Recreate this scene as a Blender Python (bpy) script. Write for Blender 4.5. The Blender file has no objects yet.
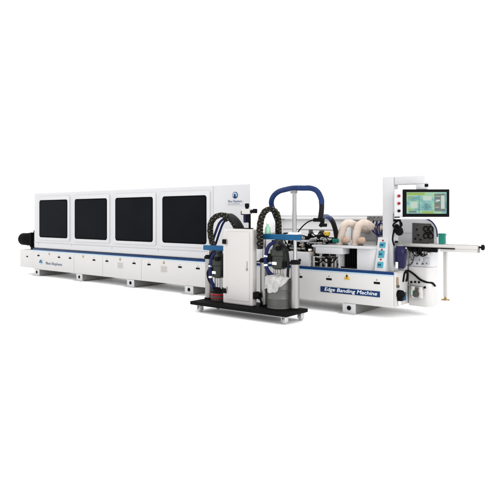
import bpy, bmesh, math, random
from mathutils import Vector, Matrix

S = bpy.context.scene
COL = S.collection
R = math.radians

# ------------------------------------------------------------------ camera
cd = bpy.data.cameras.new("camera")
cam = bpy.data.objects.new("camera", cd)
COL.objects.link(cam)
cam.location = (2.838, -6.401, 1.27)
cam.rotation_euler = (R(90), 0, R(38.31))
cd.sensor_width = 36.0
cd.lens = 40.1
cd.shift_y = -0.069
cd.clip_start = 0.05
cd.clip_end = 400
S.camera = cam

# ------------------------------------------------------------------ world: even white studio
w = bpy.data.worlds.new("World")
S.world = w
w.use_nodes = True
bg = w.node_tree.nodes["Background"]
bg.inputs[0].default_value = (1.0, 1.0, 1.0, 1)
bg.inputs[1].default_value = 1.02

# ------------------------------------------------------------------ added unseen fill lamps
def fill_lamp(name, loc, target, sx, sy, power, col=(1, 1, 1)):
    ld = bpy.data.lights.new(name, 'AREA')
    ld.shape = 'RECTANGLE'
    ld.size, ld.size_y, ld.energy, ld.color = sx, sy, power, col
    o = bpy.data.objects.new(name, ld)
    COL.objects.link(o)
    o.location = loc
    o.rotation_euler = (Vector(target) - Vector(loc)).to_track_quat('-Z', 'Y').to_euler()
    return o

fill_lamp("added_fill_overhead", (-3.0, 0.5, 7.0), (-3.0, 0.0, 0.0), 16, 8, 150)  # added, unseen lamp lifting the open floor to white
fill_lamp("added_fill_right", (8.0, -3.5, 3.6), (-1.5, 0.3, 0.8), 5, 4, 170)  # added, unseen lamp brightening the right end faces

S.view_settings.view_transform = 'Standard'
S.view_settings.look = 'None'
S.view_settings.exposure = 0.78
S.view_settings.gamma = 1.0

# ------------------------------------------------------------------ materials
def mat(name, col, rough=0.5, metal=0.0, spec=0.5, var=0.04, scale=6.0, bump=0.0, bscale=60.0, emit=0.0):
    m = bpy.data.materials.new(name)
    m.use_nodes = True
    nt = m.node_tree
    b = nt.nodes["Principled BSDF"]
    b.inputs["Roughness"].default_value = rough
    b.inputs["Metallic"].default_value = metal
    b.inputs["Specular IOR Level"].default_value = spec
    tc = nt.nodes.new("ShaderNodeTexCoord")
    n = nt.nodes.new("ShaderNodeTexNoise")
    n.inputs["Scale"].default_value = scale
    n.inputs["Detail"].default_value = 4
    nt.links.new(tc.outputs["Object"], n.inputs["Vector"])
    r = nt.nodes.new("ShaderNodeValToRGB")
    c0 = [max(0, c * (1 - var)) for c in col]
    c1 = [min(1, c * (1 + var)) for c in col]
    r.color_ramp.elements[0].position = 0.3
    r.color_ramp.elements[1].position = 0.7
    r.color_ramp.elements[0].color = (*c0, 1)
    r.color_ramp.elements[1].color = (*c1, 1)
    nt.links.new(n.outputs["Fac"], r.inputs["Fac"])
    nt.links.new(r.outputs["Color"], b.inputs["Base Color"])
    if bump:
        n2 = nt.nodes.new("ShaderNodeTexNoise")
        n2.inputs["Scale"].default_value = bscale
        nt.links.new(tc.outputs["Object"], n2.inputs["Vector"])
        bp = nt.nodes.new("ShaderNodeBump")
        bp.inputs["Strength"].default_value = bump
        bp.inputs["Distance"].default_value = 0.004
        nt.links.new(n2.outputs["Fac"], bp.inputs["Height"])
        nt.links.new(bp.outputs["Normal"], b.inputs["Normal"])
    if emit:
        b.inputs["Emission Color"].default_value = (*col, 1)
        b.inputs["Emission Strength"].default_value = emit
    return m

M = dict(
    floor=mat("white_floor", (0.95, 0.95, 0.95), 0.9, spec=0.05, var=0.002),
    white=mat("white_powder_coat", (0.445, 0.445, 0.455), 0.45, spec=0.3, var=0.008, bump=0.05, bscale=220),
    base=mat("warm_white_powder_coat", (0.46, 0.452, 0.446), 0.5, spec=0.3, var=0.012, bump=0.05, bscale=220),
    cream=mat("cream_powder_coat", (0.425, 0.413, 0.40), 0.5, spec=0.25, var=0.012, bump=0.05, bscale=220),
    seam=mat("seam_grey", (0.33, 0.33, 0.34), 0.7, var=0.02),
    glass=mat("smoked_acrylic", (0.0052, 0.0058, 0.0075), 0.2, spec=0.015, var=0.2, scale=1.5),
    frame=mat("black_rubber_frame", (0.004, 0.004, 0.0045), 0.7, spec=0.0),
    navy=mat("navy_stripe", (0.003, 0.022, 0.085), 0.4, spec=0.12),
    pale=mat("pale_blue_stripe", (0.30, 0.43, 0.53), 0.5),
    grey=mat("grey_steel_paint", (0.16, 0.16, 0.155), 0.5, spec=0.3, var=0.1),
    rear=mat("overlit_white", (0.82, 0.82, 0.825), 0.5, spec=0.2, var=0.01),  # albedo raised so shaded rear parts and the end face look overexposed
    lgrey=mat("light_grey_plate", (0.36, 0.37, 0.39), 0.5, spec=0.2, var=0.05),
    midgrey=mat("mid_grey_paint", (0.33, 0.33, 0.335), 0.5, var=0.05),
    dgrey=mat("dark_grey_plate", (0.055, 0.052, 0.050), 0.5, spec=0.2, var=0.12, scale=14),
    black=mat("black_plastic", (0.005, 0.005, 0.0055), 0.6, spec=0.03),
    blackm=mat("black_powder_coat", (0.005, 0.0048, 0.0048), 0.65, spec=0.03, bump=0.1, bscale=150),
    olive=mat("dark_cast_metal", (0.026, 0.028, 0.024), 0.45, spec=0.25, metal=0.3, var=0.25, scale=18),
    alu=mat("brushed_aluminium", (0.27, 0.267, 0.262), 0.42, metal=0.85, spec=0.3, var=0.05, scale=3),
    chrome=mat("chromed_rod", (0.36, 0.36, 0.36), 0.25, metal=1.0, var=0.02),
    steel=mat("machined_steel", (0.34, 0.33, 0.31), 0.35, metal=0.8, var=0.15, scale=20),
    bronze=mat("bronze_fitting", (0.30, 0.21, 0.10), 0.4, metal=0.7, var=0.15),
    blue=mat("blue_painted_crossbar", (0.003, 0.060, 0.145), 0.45, spec=0.15, var=0.15),
    bhose=mat("blue_hose_sleeve", (0.006, 0.020, 0.080), 0.5, spec=0.15, var=0.3, scale=25, bump=0.4, bscale=90),
    bcable=mat("blue_cable", (0.006, 0.010, 0.055), 0.45, spec=0.12, var=0.1),
    darkhose=mat("dark_hose_sleeve", (0.009, 0.008, 0.009), 0.6, spec=0.08, var=0.2, bump=0.4, bscale=90),
    chain=mat("cable_chain_plastic", (0.006, 0.006, 0.005), 0.5, spec=0.12),
    pin=mat("cable_chain_pin", (0.12, 0.095, 0.048), 0.5, spec=0.2),
    violet=mat("blue_filter_bowl", (0.006, 0.005, 0.032), 0.25, spec=0.15, var=0.25, scale=9),
    red=mat("red_plastic", (0.21, 0.007, 0.01), 0.45, spec=0.15),
    yellow=mat("yellow_paint", (0.48, 0.29, 0.015), 0.45),
    beige=mat("beige_hose", (0.56, 0.475, 0.41), 0.65, spec=0.1, var=0.1, scale=12),
    tan=mat("tan_hose_end", (0.40, 0.275, 0.21), 0.6, spec=0.2, var=0.12, scale=12),
    drum=mat("grey_steel_drum", (0.085, 0.085, 0.082), 0.42, spec=0.3, metal=0.3, var=0.12, scale=8),
    bag=mat("white_plastic_sheet", (0.33, 0.324, 0.318), 0.5, spec=0.3, var=0.14, scale=26),
    teal=mat("teal_plastic", (0.008, 0.14, 0.105), 0.45, spec=0.15, var=0.1),
    cyan=mat("cyan_display", (0.055, 0.235, 0.28), 0.45, spec=0.1, var=0.2, scale=60),
    paleg=mat("pale_green_plastic", (0.27, 0.50, 0.35), 0.4, var=0.1),
    cloth=mat("off_white_print", (0.80, 0.80, 0.80), 0.6),
    note=mat("beige_data_plate", (0.40, 0.385, 0.36), 0.6, var=0.08, scale=40),
    cast=mat("caster_grey", (0.45, 0.45, 0.46), 0.35, metal=0.4),
    ink=mat("dark_ink", (0.09, 0.12, 0.19), 0.6),
    bluei=mat("bright_blue_ink", (0.010, 0.07, 0.17), 0.5, spec=0.1, var=0.3, scale=60),
)

def screen_mat():
    m = bpy.data.materials.new("lit_screen_picture")
    m.use_nodes = True
    nt = m.node_tree
    b = nt.nodes["Principled BSDF"]
    b.inputs["Roughness"].default_value = 0.25
    b.inputs["Base Color"].default_value = (0.02, 0.02, 0.02, 1)
    b.inputs["Specular IOR Level"].default_value = 0.2
    tc = nt.nodes.new("ShaderNodeTexCoord")
    mp = nt.nodes.new("ShaderNodeMapping")
    mp.inputs["Scale"].default_value = (7, 7, 12)
    nt.links.new(tc.outputs["Object"], mp.inputs["Vector"])
    n = nt.nodes.new("ShaderNodeTexNoise")
    n.inputs["Scale"].default_value = 1.0
    n.inputs["Detail"].default_value = 3
    nt.links.new(mp.outputs["Vector"], n.inputs["Vector"])
    r = nt.nodes.new("ShaderNodeValToRGB")
    e = r.color_ramp.elements
    e[0].position, e[0].color = 0.30, (0.07, 0.30, 0.34, 1)
    e[1].position, e[1].color = 0.72, (0.33, 0.46, 0.08, 1)
    k = e.new(0.46); k.color = (0.22, 0.52, 0.46, 1)
    k = e.new(0.58); k.color = (0.34, 0.62, 0.36, 1)
    nt.links.new(n.outputs["Fac"], r.inputs["Fac"])
    nt.links.new(r.outputs["Color"], b.inputs["Emission Color"])
    b.inputs["Emission Strength"].default_value = 0.5
    return m
M['screen'] = screen_mat()
def ui(name, c):
    m = mat(name, (0.02, 0.02, 0.02), 0.3, spec=0.1, var=0.1)
    b = m.node_tree.nodes["Principled BSDF"]
    b.inputs["Emission Color"].default_value = (*c, 1)
    b.inputs["Emission Strength"].default_value = 0.45
    return m
M['ui_grey'] = ui("screen_side_panel", (0.15, 0.20, 0.19))
M['ui_dark'] = ui("screen_dark_line", (0.06, 0.14, 0.16))
M['ui_green'] = ui("screen_green_bar", (0.34, 0.50, 0.08))
M['ui_pale'] = ui("screen_pale_field", (0.62, 0.76, 0.66))
M['ui_brown'] = ui("screen_brown_key", (0.32, 0.20, 0.14))

# ------------------------------------------------------------------ mesh helpers
def crom(pts, n=8):
    P = [Vector(p) for p in pts]
    if len(P) < 3:
        return P
    out = []
    for i in range(len(P) - 1):
        p0 = P[i - 1] if i else P[0] * 2 - P[1]
        p1, p2 = P[i], P[i + 1]
        p3 = P[i + 2] if i + 2 < len(P) else P[-1] * 2 - P[-2]
        for k in range(n):
            t = k / n
            out.append(0.5 * ((2 * p1) + (p2 - p0) * t + (2 * p0 - 5 * p1 + 4 * p2 - p3) * t * t + (3 * p1 - p0 - 3 * p2 + p3) * t ** 3))
    out.append(P[-1])
    return out

def resample(pts, step):
    out = [pts[0]]
    acc = 0.0
    for a, b in zip(pts, pts[1:]):
        L = (b - a).length
        while acc + L >= step:
            t = (step - acc) / L
            a = a.lerp(b, t)
            out.append(a)
            L = (b - a).length
            acc = 0.0
            if L < 1e-9:
                break
        acc += L
    return out

class MB:
    def __init__(self):
        self.bm = bmesh.new()
    def box(self, x0, x1, y0, y1, z0, z1, bev=0.0, seg=2, rot=None, piv=None):
        vs = [self.bm.verts.new((x, y, z)) for x in (x0, x1) for y in (y0, y1) for z in (z0, z1)]
        q = [(0, 1, 3, 2), (4, 6, 7, 5), (0, 4, 5, 1), (2, 3, 7, 6), (0, 2, 6, 4), (1, 5, 7, 3)]
        fs = [self.bm.faces.new([vs[i] for i in f]) for f in q]
        if rot is not None:
            c = Vector(piv) if piv else Vector(((x0 + x1) / 2, (y0 + y1) / 2, (z0 + z1) / 2))
            for v in vs:
                v.co = c + rot @ (v.co - c)
        if bev:
            es = list({e for f in fs for e in f.edges})
            bmesh.ops.bevel(self.bm, geom=es, offset=bev, segments=seg, affect='EDGES', profile=0.5)
        return self
    def ring(self, c, u, v, r, n):
        return [self.bm.verts.new(c + u * (math.cos(2 * math.pi * k / n) * r) + v * (math.sin(2 * math.pi * k / n) * r)) for k in range(n)]
    def loft(self, rings, cap=True):
        n = len(rings[0])
        for a, b in zip(rings, rings[1:]):
            for k in range(n):
                self.bm.faces.new((a[k], a[(k + 1) % n], b[(k + 1) % n], b[k]))
        if cap:
            self.bm.faces.new(rings[0][::-1])
            self.bm.faces.new(rings[-1])
    def tube(self, pts, r, n=10, spl=True, cap=True, sub=8):
        P = crom(pts, sub) if spl else [Vector(p) for p in pts]
        rad = r if callable(r) else (lambda t: r)
        t0 = (P[1] - P[0]).normalized()
        u = t0.orthogonal().normalized()
        rings = []
        for i, p in enumerate(P):
            a = P[max(i - 1, 0)]
            b = P[min(i + 1, len(P) - 1)]
            t = (b - a).normalized()
            u = (u - t * u.dot(t)).normalized()
            v = t.cross(u)
            rings.append(self.ring(p, u, v, rad(i / (len(P) - 1)), n))
        self.loft(rings, cap)
        return self
    def cyl(self, p0, p1, r, r1=None, n=24):
        r1 = r if r1 is None else r1
        p0, p1 = Vector(p0), Vector(p1)
        t = (p1 - p0).normalized()
        u = t.orthogonal().normalized()
        v = t.cross(u)
        self.loft([self.ring(p0, u, v, r, n), self.ring(p1, u, v, r1, n)])
        return self
    def lathe(self, c, prof, axis=(0, 0, 1), n=28):
        t = Vector(axis).normalized()
        u = t.orthogonal().normalized()
        v = t.cross(u)
        c = Vector(c)
        self.loft([self.ring(c + t * z, u, v, max(r, 1e-4), n) for r, z in prof])
        return self
    def prism(self, poly, a, b, plane='XZ', bev=0.0):
        def p3(p, d):
            if plane == 'XZ':
                return (p[0], d, p[1])
            if plane == 'XY':
                return (p[0], p[1], d)
            return (d, p[0], p[1])
        A = [self.bm.verts.new(p3(p, a)) for p in poly]
        B = [self.bm.verts.new(p3(p, b)) for p in poly]
        n = len(poly)
        fs = [self.bm.faces.new(A), self.bm.faces.new(B[::-1])]
        for k in range(n):
            fs.append(self.bm.faces.new((A[k], B[k], B[(k + 1) % n], A[(k + 1) % n])))
        if bev:
            es = list({e for f in fs[:2] for e in f.edges})
            bmesh.ops.bevel(self.bm, geom=es, offset=bev, segments=2, affect='EDGES', profile=0.5)
        return self
    def sphere(self, c, r, sc=(1, 1, 1), seg=20):
        bmesh.ops.create_uvsphere(self.bm, u_segments=seg, v_segments=seg // 2, radius=r,
                                  matrix=Matrix.Translation(c) @ Matrix.Diagonal((*sc, 1)))
        return self
    def build(self, name, m, parent=None, loc=None):
        bm = self.bm
        bmesh.ops.recalc_face_normals(bm, faces=bm.faces)
        root = parent
        while root is not None and root.parent is not None:
            root = root.parent
        off = Vector(loc) if loc is not None else (root.location.copy() if root is not None else Vector())
        bmesh.ops.translate(bm, verts=bm.verts, vec=-off)
        for f in bm.faces:
            f.smooth = True
        for e in bm.edges:
            if len(e.link_faces) != 2 or e.calc_face_angle(0) > R(38):
                e.smooth = False
        me = bpy.data.meshes.new(name)
        bm.to_mesh(me)
        bm.free()
        o = bpy.data.objects.new(name, me)
        me.materials.append(M[m] if isinstance(m, str) else m)
        COL.objects.link(o)
        if parent is not None:
            o.parent = parent
        elif loc is not None:
            o.location = off
        return o

def rrect(x0, x1, z0, z1, r, n=6):
    out = []
    for cx, cz, a0 in ((x1 - r, z1 - r, 0), (x0 + r, z1 - r, 90), (x0 + r, z0 + r, 180), (x1 - r, z0 + r, 270)):
        for k in range(n + 1):
            a = R(a0 + 90 * k / n)
            out.append((cx + r * math.cos(a), cz + r * math.sin(a)))
    return out

def tag(o, label, cat=None, group=None):
    o['label'] = label
    if cat:
        o['category'] = cat
    if group:
        o['group'] = group
    return o

def thing(name, loc, label, cat, group=None):
    o = bpy.data.objects.new(name, None)
    COL.objects.link(o)
    o.empty_display_size = 0.1
    o.location = loc
    return tag(o, label, cat, group)

def text(name, body, size, loc, m, parent, bold=0.0, shear=0.0, width=None, rotz=0.0):
    cu = bpy.data.curves.new(name, 'FONT')
    cu.body = body
    cu.size = size
    cu.offset = bold
    cu.shear = shear
    cu.extrude = 0.0012
    cu.resolution_u = 3
    cu.align_x = 'LEFT'
    t = bpy.data.objects.new(name, cu)
    COL.objects.link(t)
    dg = bpy.context.evaluated_depsgraph_get()
    me = bpy.data.meshes.new_from_object(t.evaluated_get(dg))
    bpy.data.objects.remove(t)
    bpy.data.curves.remove(cu)
    xs = [v.co.x for v in me.vertices]
    k = (width / (max(xs) - min(xs))) if width else 1.0
    mx = min(xs)
    for v in me.vertices:
        v.co.x = (v.co.x - mx) * k
    root = parent
    while root.parent is not None:
        root = root.parent
    me.transform(Matrix.Translation(Vector(loc) - root.location) @ Matrix.Rotation(R(rotz), 4, 'Z') @ Matrix.Rotation(R(90), 4, 'X'))
    me.name = name
    me.materials.clear()
    me.materials.append(M[m])
    o = bpy.data.objects.new(name, me)
    COL.objects.link(o)
    o.parent = parent
    return o

# ------------------------------------------------------------------ setting
fl = MB()
fl.bm.faces.new([fl.bm.verts.new(p) for p in ((-120, -60, 0), (60, -60, 0), (60, 160, 0), (-120, 160, 0))])
fo = fl.build("floor", "floor")
fo['kind'] = 'structure'

# ================================================================== edge banding machine
mach = thing("edge_banding_machine", (-4.0, 0.45, 0),
             "long white edge banding machine with four dark windows and a navy stripe", "machine")

# ---- base
base = MB().box(-8.07, 0.0, 0.0, 0.90, 0.142, 0.572, 0.006).build("base", "base", mach)
bext = MB().box(-8.60, -8.073, 0.006, 0.80, 0.155, 0.535, 0.008).build("base_extension", "base", mach)
MB().box(-8.335, -8.28, 0.0, 0.008, 0.378, 0.405).build("cable_slot", "black", bext)
for x in (-7.86, -7.11, -6.73, -5.96, -5.57, -4.81, -4.42, -3.67, -3.27, -0.893, -0.212, -1.35):
    s = MB().box(x - 0.042, x + 0.042, -0.004, 0.02, 0.418, 0.446, 0.004).build("cable_slot", "black", base)
    MB().cyl((x, -0.003, 0.470), (x, 0.01, 0.470), 0.009, n=10).build("screw_head", "grey", s)
for x in (-6.60, -5.70, -4.62, -2.95, -1.55):
    MB().box(x, x + 0.005, -0.0025, 0.01, 0.146, 0.505).build("panel_seam", "seam", base)
for x in (-7.46, -6.30, -5.19, -4.05):
    st = MB().prism([(x - 0.03, 0.466), (x + 0.03, 0.466), (x, 0.516)], -0.003, 0.002).build("warning_sticker", "bronze", base)
for x in (-5.19, -4.05):
    pl = MB().box(x - 0.075, x + 0.075, -0.004, 0.002, 0.325, 0.425).build("data_plate", "note", base)
    for k in range(6):
        z = 0.338 + k * 0.015
        MB().box(x - 0.06, x + 0.06, -0.0065, -0.004, z, z + 0.004).build("louvre_line", "midgrey", pl)
# triangular warning sign on the right bay
ws = MB().prism([(-0.672, 0.446), (-0.582, 0.446), (-0.627, 0.522)], -0.005, 0.002, bev=0.001).build("warning_sign", "yellow", base)
MB().prism([(-0.634, 0.478), (-0.620, 0.478), (-0.617, 0.505), (-0.637, 0.505)], -0.008, -0.0055).box(-0.632, -0.622, -0.008, -0.0055, 0.460, 0.470).build("exclamation_mark", "black", ws)
tag(ws, "yellow triangular warning sign")
# banner
bn = MB().box(-1.02, -0.17, -0.008, 0.002, 0.257, 0.330, 0.003).build("name_banner", "navy", base)
tag(bn, "navy name banner with white lettering")
text("lettering", "Edge Banding Machine", 0.066, (-0.955, -0.0085, 0.277), "cloth", bn, bold=0.0, shear=0.2, width=0.75)
# brand marks at the left end
em = MB().cyl((-7.765, -0.006, 0.305), (-7.765, 0.002, 0.305), 0.052, n=28).build("emblem", "pale", base)
MB().tube([(-7.765 + 0.03 * math.cos(R(a)), -0.007, 0.305 + 0.03 * math.sin(R(a))) for a in range(-40, 230, 20)], 0.012, n=6).build("emblem_curl", "bluei", em)
text("brand_lettering", "Blue Elephant", 0.075, (-7.58, -0.004, 0.265), "ink", base, width=0.58)
# stripes
MB().box(-8.07, 0.004, -0.006, 0.02, 0.545, 0.580, 0.002).build("stripe", "navy", mach)
MB().box(-8.07, 0.002, -0.003, 0.02, 0.530, 0.5445).build("pale_stripe", "pale", mach)

# ---- feet
for x in (-7.93, -6.43, -4.91, -3.47, -2.05, -0.60):
    ft = MB().box(x - 0.085, x + 0.085, 0.018, 0.97, 0.012, 0.138, 0.004).build("foot", "grey", mach)  # grey beam colour also paints in the base's shade on its sides
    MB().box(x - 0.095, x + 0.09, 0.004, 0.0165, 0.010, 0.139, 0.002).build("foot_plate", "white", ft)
    MB().box(x - 0.15, x + 0.09, -0.03, 0.06, 0.001, 0.0095).build("floor_flange", "base", ft)
    MB().cyl((x, -0.001, 0.082), (x, 0.012, 0.082), 0.030, n=18).build("foot_hole", "black", ft)

# ---- enclosure
enc = MB().box(-8.05, -2.235, 0.012, 0.92, 0.585, 1.740, 0.018, 3).build("enclosure", "white", mach)
for cx in (-7.31, -6.06, -4.816, -3.578):
    dr = MB().prism(rrect(cx - 0.565, cx + 0.565, 0.765, 1.66, 0.03), -0.006, 0.016, bev=0.003).build("window_door", "white", enc)
    fr = MB().prism(rrect(cx - 0.500, cx + 0.500, 0.818, 1.588, 0.045), -0.011, 0.0, bev=0.003).build("window_frame", "frame", dr)
    MB().prism(rrect(cx - 0.480, cx + 0.480, 0.838, 1.568, 0.035), -0.0135, -0.008).build("window_pane", "glass", dr)
MB().box(-8.05, -2.24, 0.0085, 0.02, 0.700, 0.709).build("lower_seam", "seam", enc)
for x in (-7.88, -6.69, -5.44, -4.20, -2.96):
    MB().box(x - 0.004, x + 0.004, 0.0085, 0.02, 0.66, 0.700).build("door_stay", "seam", enc)
MB().box(-2.955, -2.948, 0.0085, 0.02, 0.71, 1.72).build("side_seam", "seam", enc)
MB().box(-2.2345, -2.226, 0.022, 0.91, 0.595, 1.728, 0.003).build("overlit_end_skin", "rear", enc)  # added skin, its paler colour puts overexposed light on the enclosure end
# brand plate on the plain end panel
bp = MB().box(-2.665, -2.36, 0.006, 0.014, 1.425, 1.505, 0.002).build("brand_plate", "base", enc)
text("brand_lettering", "Blue Elephant", 0.05, (-2.645, 0.0055, 1.468), "ink", bp, bold=0.0012, width=0.27)
k = MB()
for x0, x1 in ((-2.645, -2.60), (-2.592, -2.575), (-2.567, -2.51), (-2.502, -2.47), (-2.462, -2.42)):
    k.box(x0, x1, 0.004, 0.0058, 1.440, 1.448)
k.build("fine_print", "ink", bp)
el = MB().cyl((-2.51, 0.006, 1.575), (-2.51, 0.014, 1.575), 0.050, n=28).build("emblem", "navy", enc)
MB().tube([(-2.51 + 0.03 * math.cos(R(a)), 0.005, 1.575 + 0.03 * math.sin(R(a))) for a in range(-40, 230, 20)], 0.010, n=6).build("emblem_curl", "pale", el)

# ---- drive motor at the far left end
mt = MB().box(-8.34, -8.17, 0.10, 0.42, 0.536, 0.60, 0.006).build("motor_bracket", "black", mach)
mo = MB().lathe((-8.88, 0.24, 0.745), [(0.10, 0.0), (0.135, 0.015), (0.135, 0.20), (0.128, 0.21)], (1, 0, 0)).build("motor", "black", mach)
m2 = MB()
for k in range(12):
    m2.cyl((-8.665 + k * 0.026, 0.24, 0.745), (-8.652 + k * 0.026, 0.24, 0.745), 0.142)
m2.cyl((-8.67, 0.24, 0.745), (-8.34, 0.24, 0.745), 0.122)
m2.build("cooling_fins", "blackm", mo)
MB().box(-8.34, -8.30, 0.08, 0.40, 0.585, 0.905, 0.01).cyl((-8.30, 0.24, 0.745), (-8.06, 0.24, 0.745), 0.10).box(-8.23, -8.13, 0.10, 0.38, 0.60, 0.86, 0.01).build("gearbox", "blackm", mo)
MB().cyl((-8.27, 0.16, 0.86), (-8.27, 0.16, 0.95), 0.028).build("cable_gland", "black", mo)

# ---- rear pressure beam and back panels behind the open bay
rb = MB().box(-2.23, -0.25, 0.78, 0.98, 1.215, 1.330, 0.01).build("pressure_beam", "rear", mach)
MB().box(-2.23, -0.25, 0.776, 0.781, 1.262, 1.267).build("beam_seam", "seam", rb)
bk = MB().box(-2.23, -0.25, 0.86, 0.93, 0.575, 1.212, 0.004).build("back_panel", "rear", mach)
for z in (1.05, 0.935):
    MB().box(-2.23, -1.1, 0.853, 0.862, z, z + 0.012).build("panel_seam", "seam", bk)
gp = MB().box(-1.0, -0.30, 0.80, 0.852, 0.92, 1.19, 0.006).build("adjuster_panel", "midgrey", mach)
MB().cyl((-0.70, 0.785, 1.08), (-0.70, 0.80, 1.08), 0.022).build("knob", "black", gp)

# ---- gluing station (dark mechanism) on the deck of the open bay
random.seed(7)
sb = MB().box(-1.62, -1.225, 0.03, 0.26, 0.5735, 0.765, 0.012).build("motor_cover", "white", mach)
MB().cyl((-1.37, 0.018, 0.655), (-1.37, 0.032, 0.655), 0.02).build("cover_knob", "black", sb)
gs = MB().box(-2.0, -1.0, 0.34, 0.62, 0.5735, 0.60, 0.004).box(-2.0, -1.1, 0.50, 0.56, 0.60, 0.90, 0.004).build("glue_station", "dgrey", mach)
for a in ((-2.05, -1.25, 0.30, 0.36, 0.86, 0.905), (-1.9, -1.72, 0.26, 0.40, 0.78, 0.95), (-1.62, -1.50, 0.24, 0.36, 0.82, 0.94),
          (-1.44, -1.36, 0.26, 0.42, 0.60, 0.98), (-1.36, -1.22, 0.20, 0.34, 0.72, 0.90), (-1.30, -1.16, 0.30, 0.46, 0.9, 1.0),
          (-1.18, -1.02, 0.30, 0.42, 0.90, 0.965), (-1.30, -1.12, 0.10, 0.24, 0.60, 0.68), (-1.98, -1.90, 0.30, 0.42, 0.60, 0.86), (-1.20, -1.14, 0.24, 0.40, 0.60, 0.90)):
    MB().box(*a, 0.006).build("bracket", "black", gs)
for x, z0, z1, r, y in ((-1.80, 0.93, 1.02, 0.045, 0.33), (-1.56, 0.93, 1.0, 0.035, 0.30), (-1.31, 0.62, 0.72, 0.055, 0.24),
                        (-1.40, 0.97, 1.07, 0.03, 0.36), (-1.23, 0.99, 1.06, 0.035, 0.38), (-1.07, 0.60, 0.80, 0.05, 0.30), (-1.95, 0.90, 0.98, 0.03, 0.36), (-1.68, 0.78, 1.0, 0.028, 0.3)):
    MB().cyl((x, y, z0), (x, y, z1), r).build("air_cylinder", "dgrey", gs)
for x, z, y, L in ((-1.95, 0.83, 0.29, 0.3), (-1.60, 0.80, 0.22, 0.2), (-1.28, 0.95, 0.28, 0.22), (-1.22, 0.70, 0.12, 0.2), (-1.45, 0.74, 0.28, 0.2), (-1.34, 0.64, 0.14, 0.3)):
    MB().cyl((x, y, z), (x + L, y, z), 0.018, n=14).build("shaft", "steel", gs)
for _ in range(30):
    x = random.uniform(-1.95, -1.02); z = random.uniform(0.62, 1.02); y = random.uniform(0.2, 0.34)
    d = random.uniform(0.012, 0.034)
    MB().box(x - d, x + d, y - d, y + d, z - d * 0.8, z + d * 0.8, 0.003).build("fitting", "blackm", gs)
for _ in range(30):
    x = random.uniform(-1.9, -1.02); z = random.uniform(0.62, 0.98); y = random.uniform(0.15, 0.24)
    if random.random() < 0.5:
        k = MB().cyl((x, y, z), (x, y - 0.03, z), random.uniform(0.008, 0.018), n=10)
    else:
        k = MB().box(x - 0.02, x + 0.02, y - 0.01, y + 0.01, z - 0.008, z + 0.008, 0.002)
    k.build("metal_fitting", "steel", gs)
for _ in range(8):
    x = random.uniform(-1.85, -1.05); z = random.uniform(0.62, 0.9)
    MB().cyl((x, 0.19, z), (x, 0.15, z), 0.013, n=8).build("bronze_fitting", "bronze", gs)
for x0, z0, x1, z1 in ((-1.9, 0.95, -1.4, 0.98), (-1.5, 0.72, -1.2, 0.66), (-1.35, 0.98, -1.1, 0.88), (-1.3, 0.6, -1.02, 0.72), (-1.78, 0.88, -1.62, 0.7), (-1.2, 1.0, -1.0, 0.9)):
    MB().tube([(x0, 0.22, z0), ((x0 + x1) / 2, 0.14, max(z0, z1) + 0.04), (x1, 0.22, z1)], 0.008, n=6).build("cable", "black", gs)
for _ in range(46):
    x = random.uniform(-1.95, -1.0); z = random.uniform(0.62, 1.0); y = random.uniform(0.12, 0.22)
    d = random.uniform(0.010, 0.024)
    if random.random() < 0.4:
        k = MB().cyl((x, y, z - d * 2), (x, y, z + d * 2), d * 0.7, n=12)
    else:
        k = MB().box(x - d * 1.4, x + d * 1.4, y - d, y + d, z - d, z + d, 0.003)
    k.build("bright_fitting", random.choice(("alu", "alu", "rear", "chrome")), gs)
for a in ((-1.30, -1.06, 0.16, 0.20, 0.885, 0.90), (-1.66, -1.46, 0.18, 0.22, 0.80, 0.812), (-1.24, -0.98, 0.09, 0.13, 0.635, 0.65), (-1.50, -1.30, 0.15, 0.18, 0.90, 0.93)):
    MB().box(*a, 0.003).build("guide_plate", "lgrey", gs)
for x, y, z, L in ((-1.19, 0.10, 0.5745, 0.13), (-1.10, 0.14, 0.5745, 0.17), (-1.00, 0.11, 0.5745, 0.10), (-0.92, 0.14, 0.5745, 0.14), (-0.86, 0.12, 0.5745, 0.09)):
    k = MB().cyl((x, y, z), (x, y, z + L), 0.024, n=16).build("guide_post", "steel", gs)
    MB().cyl((x, y, z + L), (x, y, z + L + 0.012), 0.032, n=6).build("nut", "alu", k)
for x0, x1 in ((-1.16, -0.98), (-1.06, -0.88), (-0.98, -0.82)):
    MB().tube([(x0, 0.10, 0.70), ((x0 + x1) / 2, 0.07, 0.64), (x1, 0.10, 0.72)], 0.008, n=6).build("cable", "black", gs)
for x, z in ((-1.78, 0.90), (-1.60, 0.955), (-1.25, 1.012)):
    MB().box(x - 0.05, x + 0.05, 0.22, 0.26, z - 0.012, z + 0.012, 0.003).build("label_plate", "cloth", gs)
MB().lathe((-1.085, 0.27, 0.99), [(0.03, 0), (0.045, 0.01), (0.045, 0.05), (0.02, 0.065)]).build("yellow_knob", "yellow", gs)
MB().box(-0.99, -0.89, 0.24, 0.36, 0.90, 0.955, 0.015).build("green_cap", "teal", gs)
MB().box(-1.32, -1.02, 0.22, 0.30, 0.932, 0.955, 0.004).build("white_arm", "white", gs)

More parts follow.
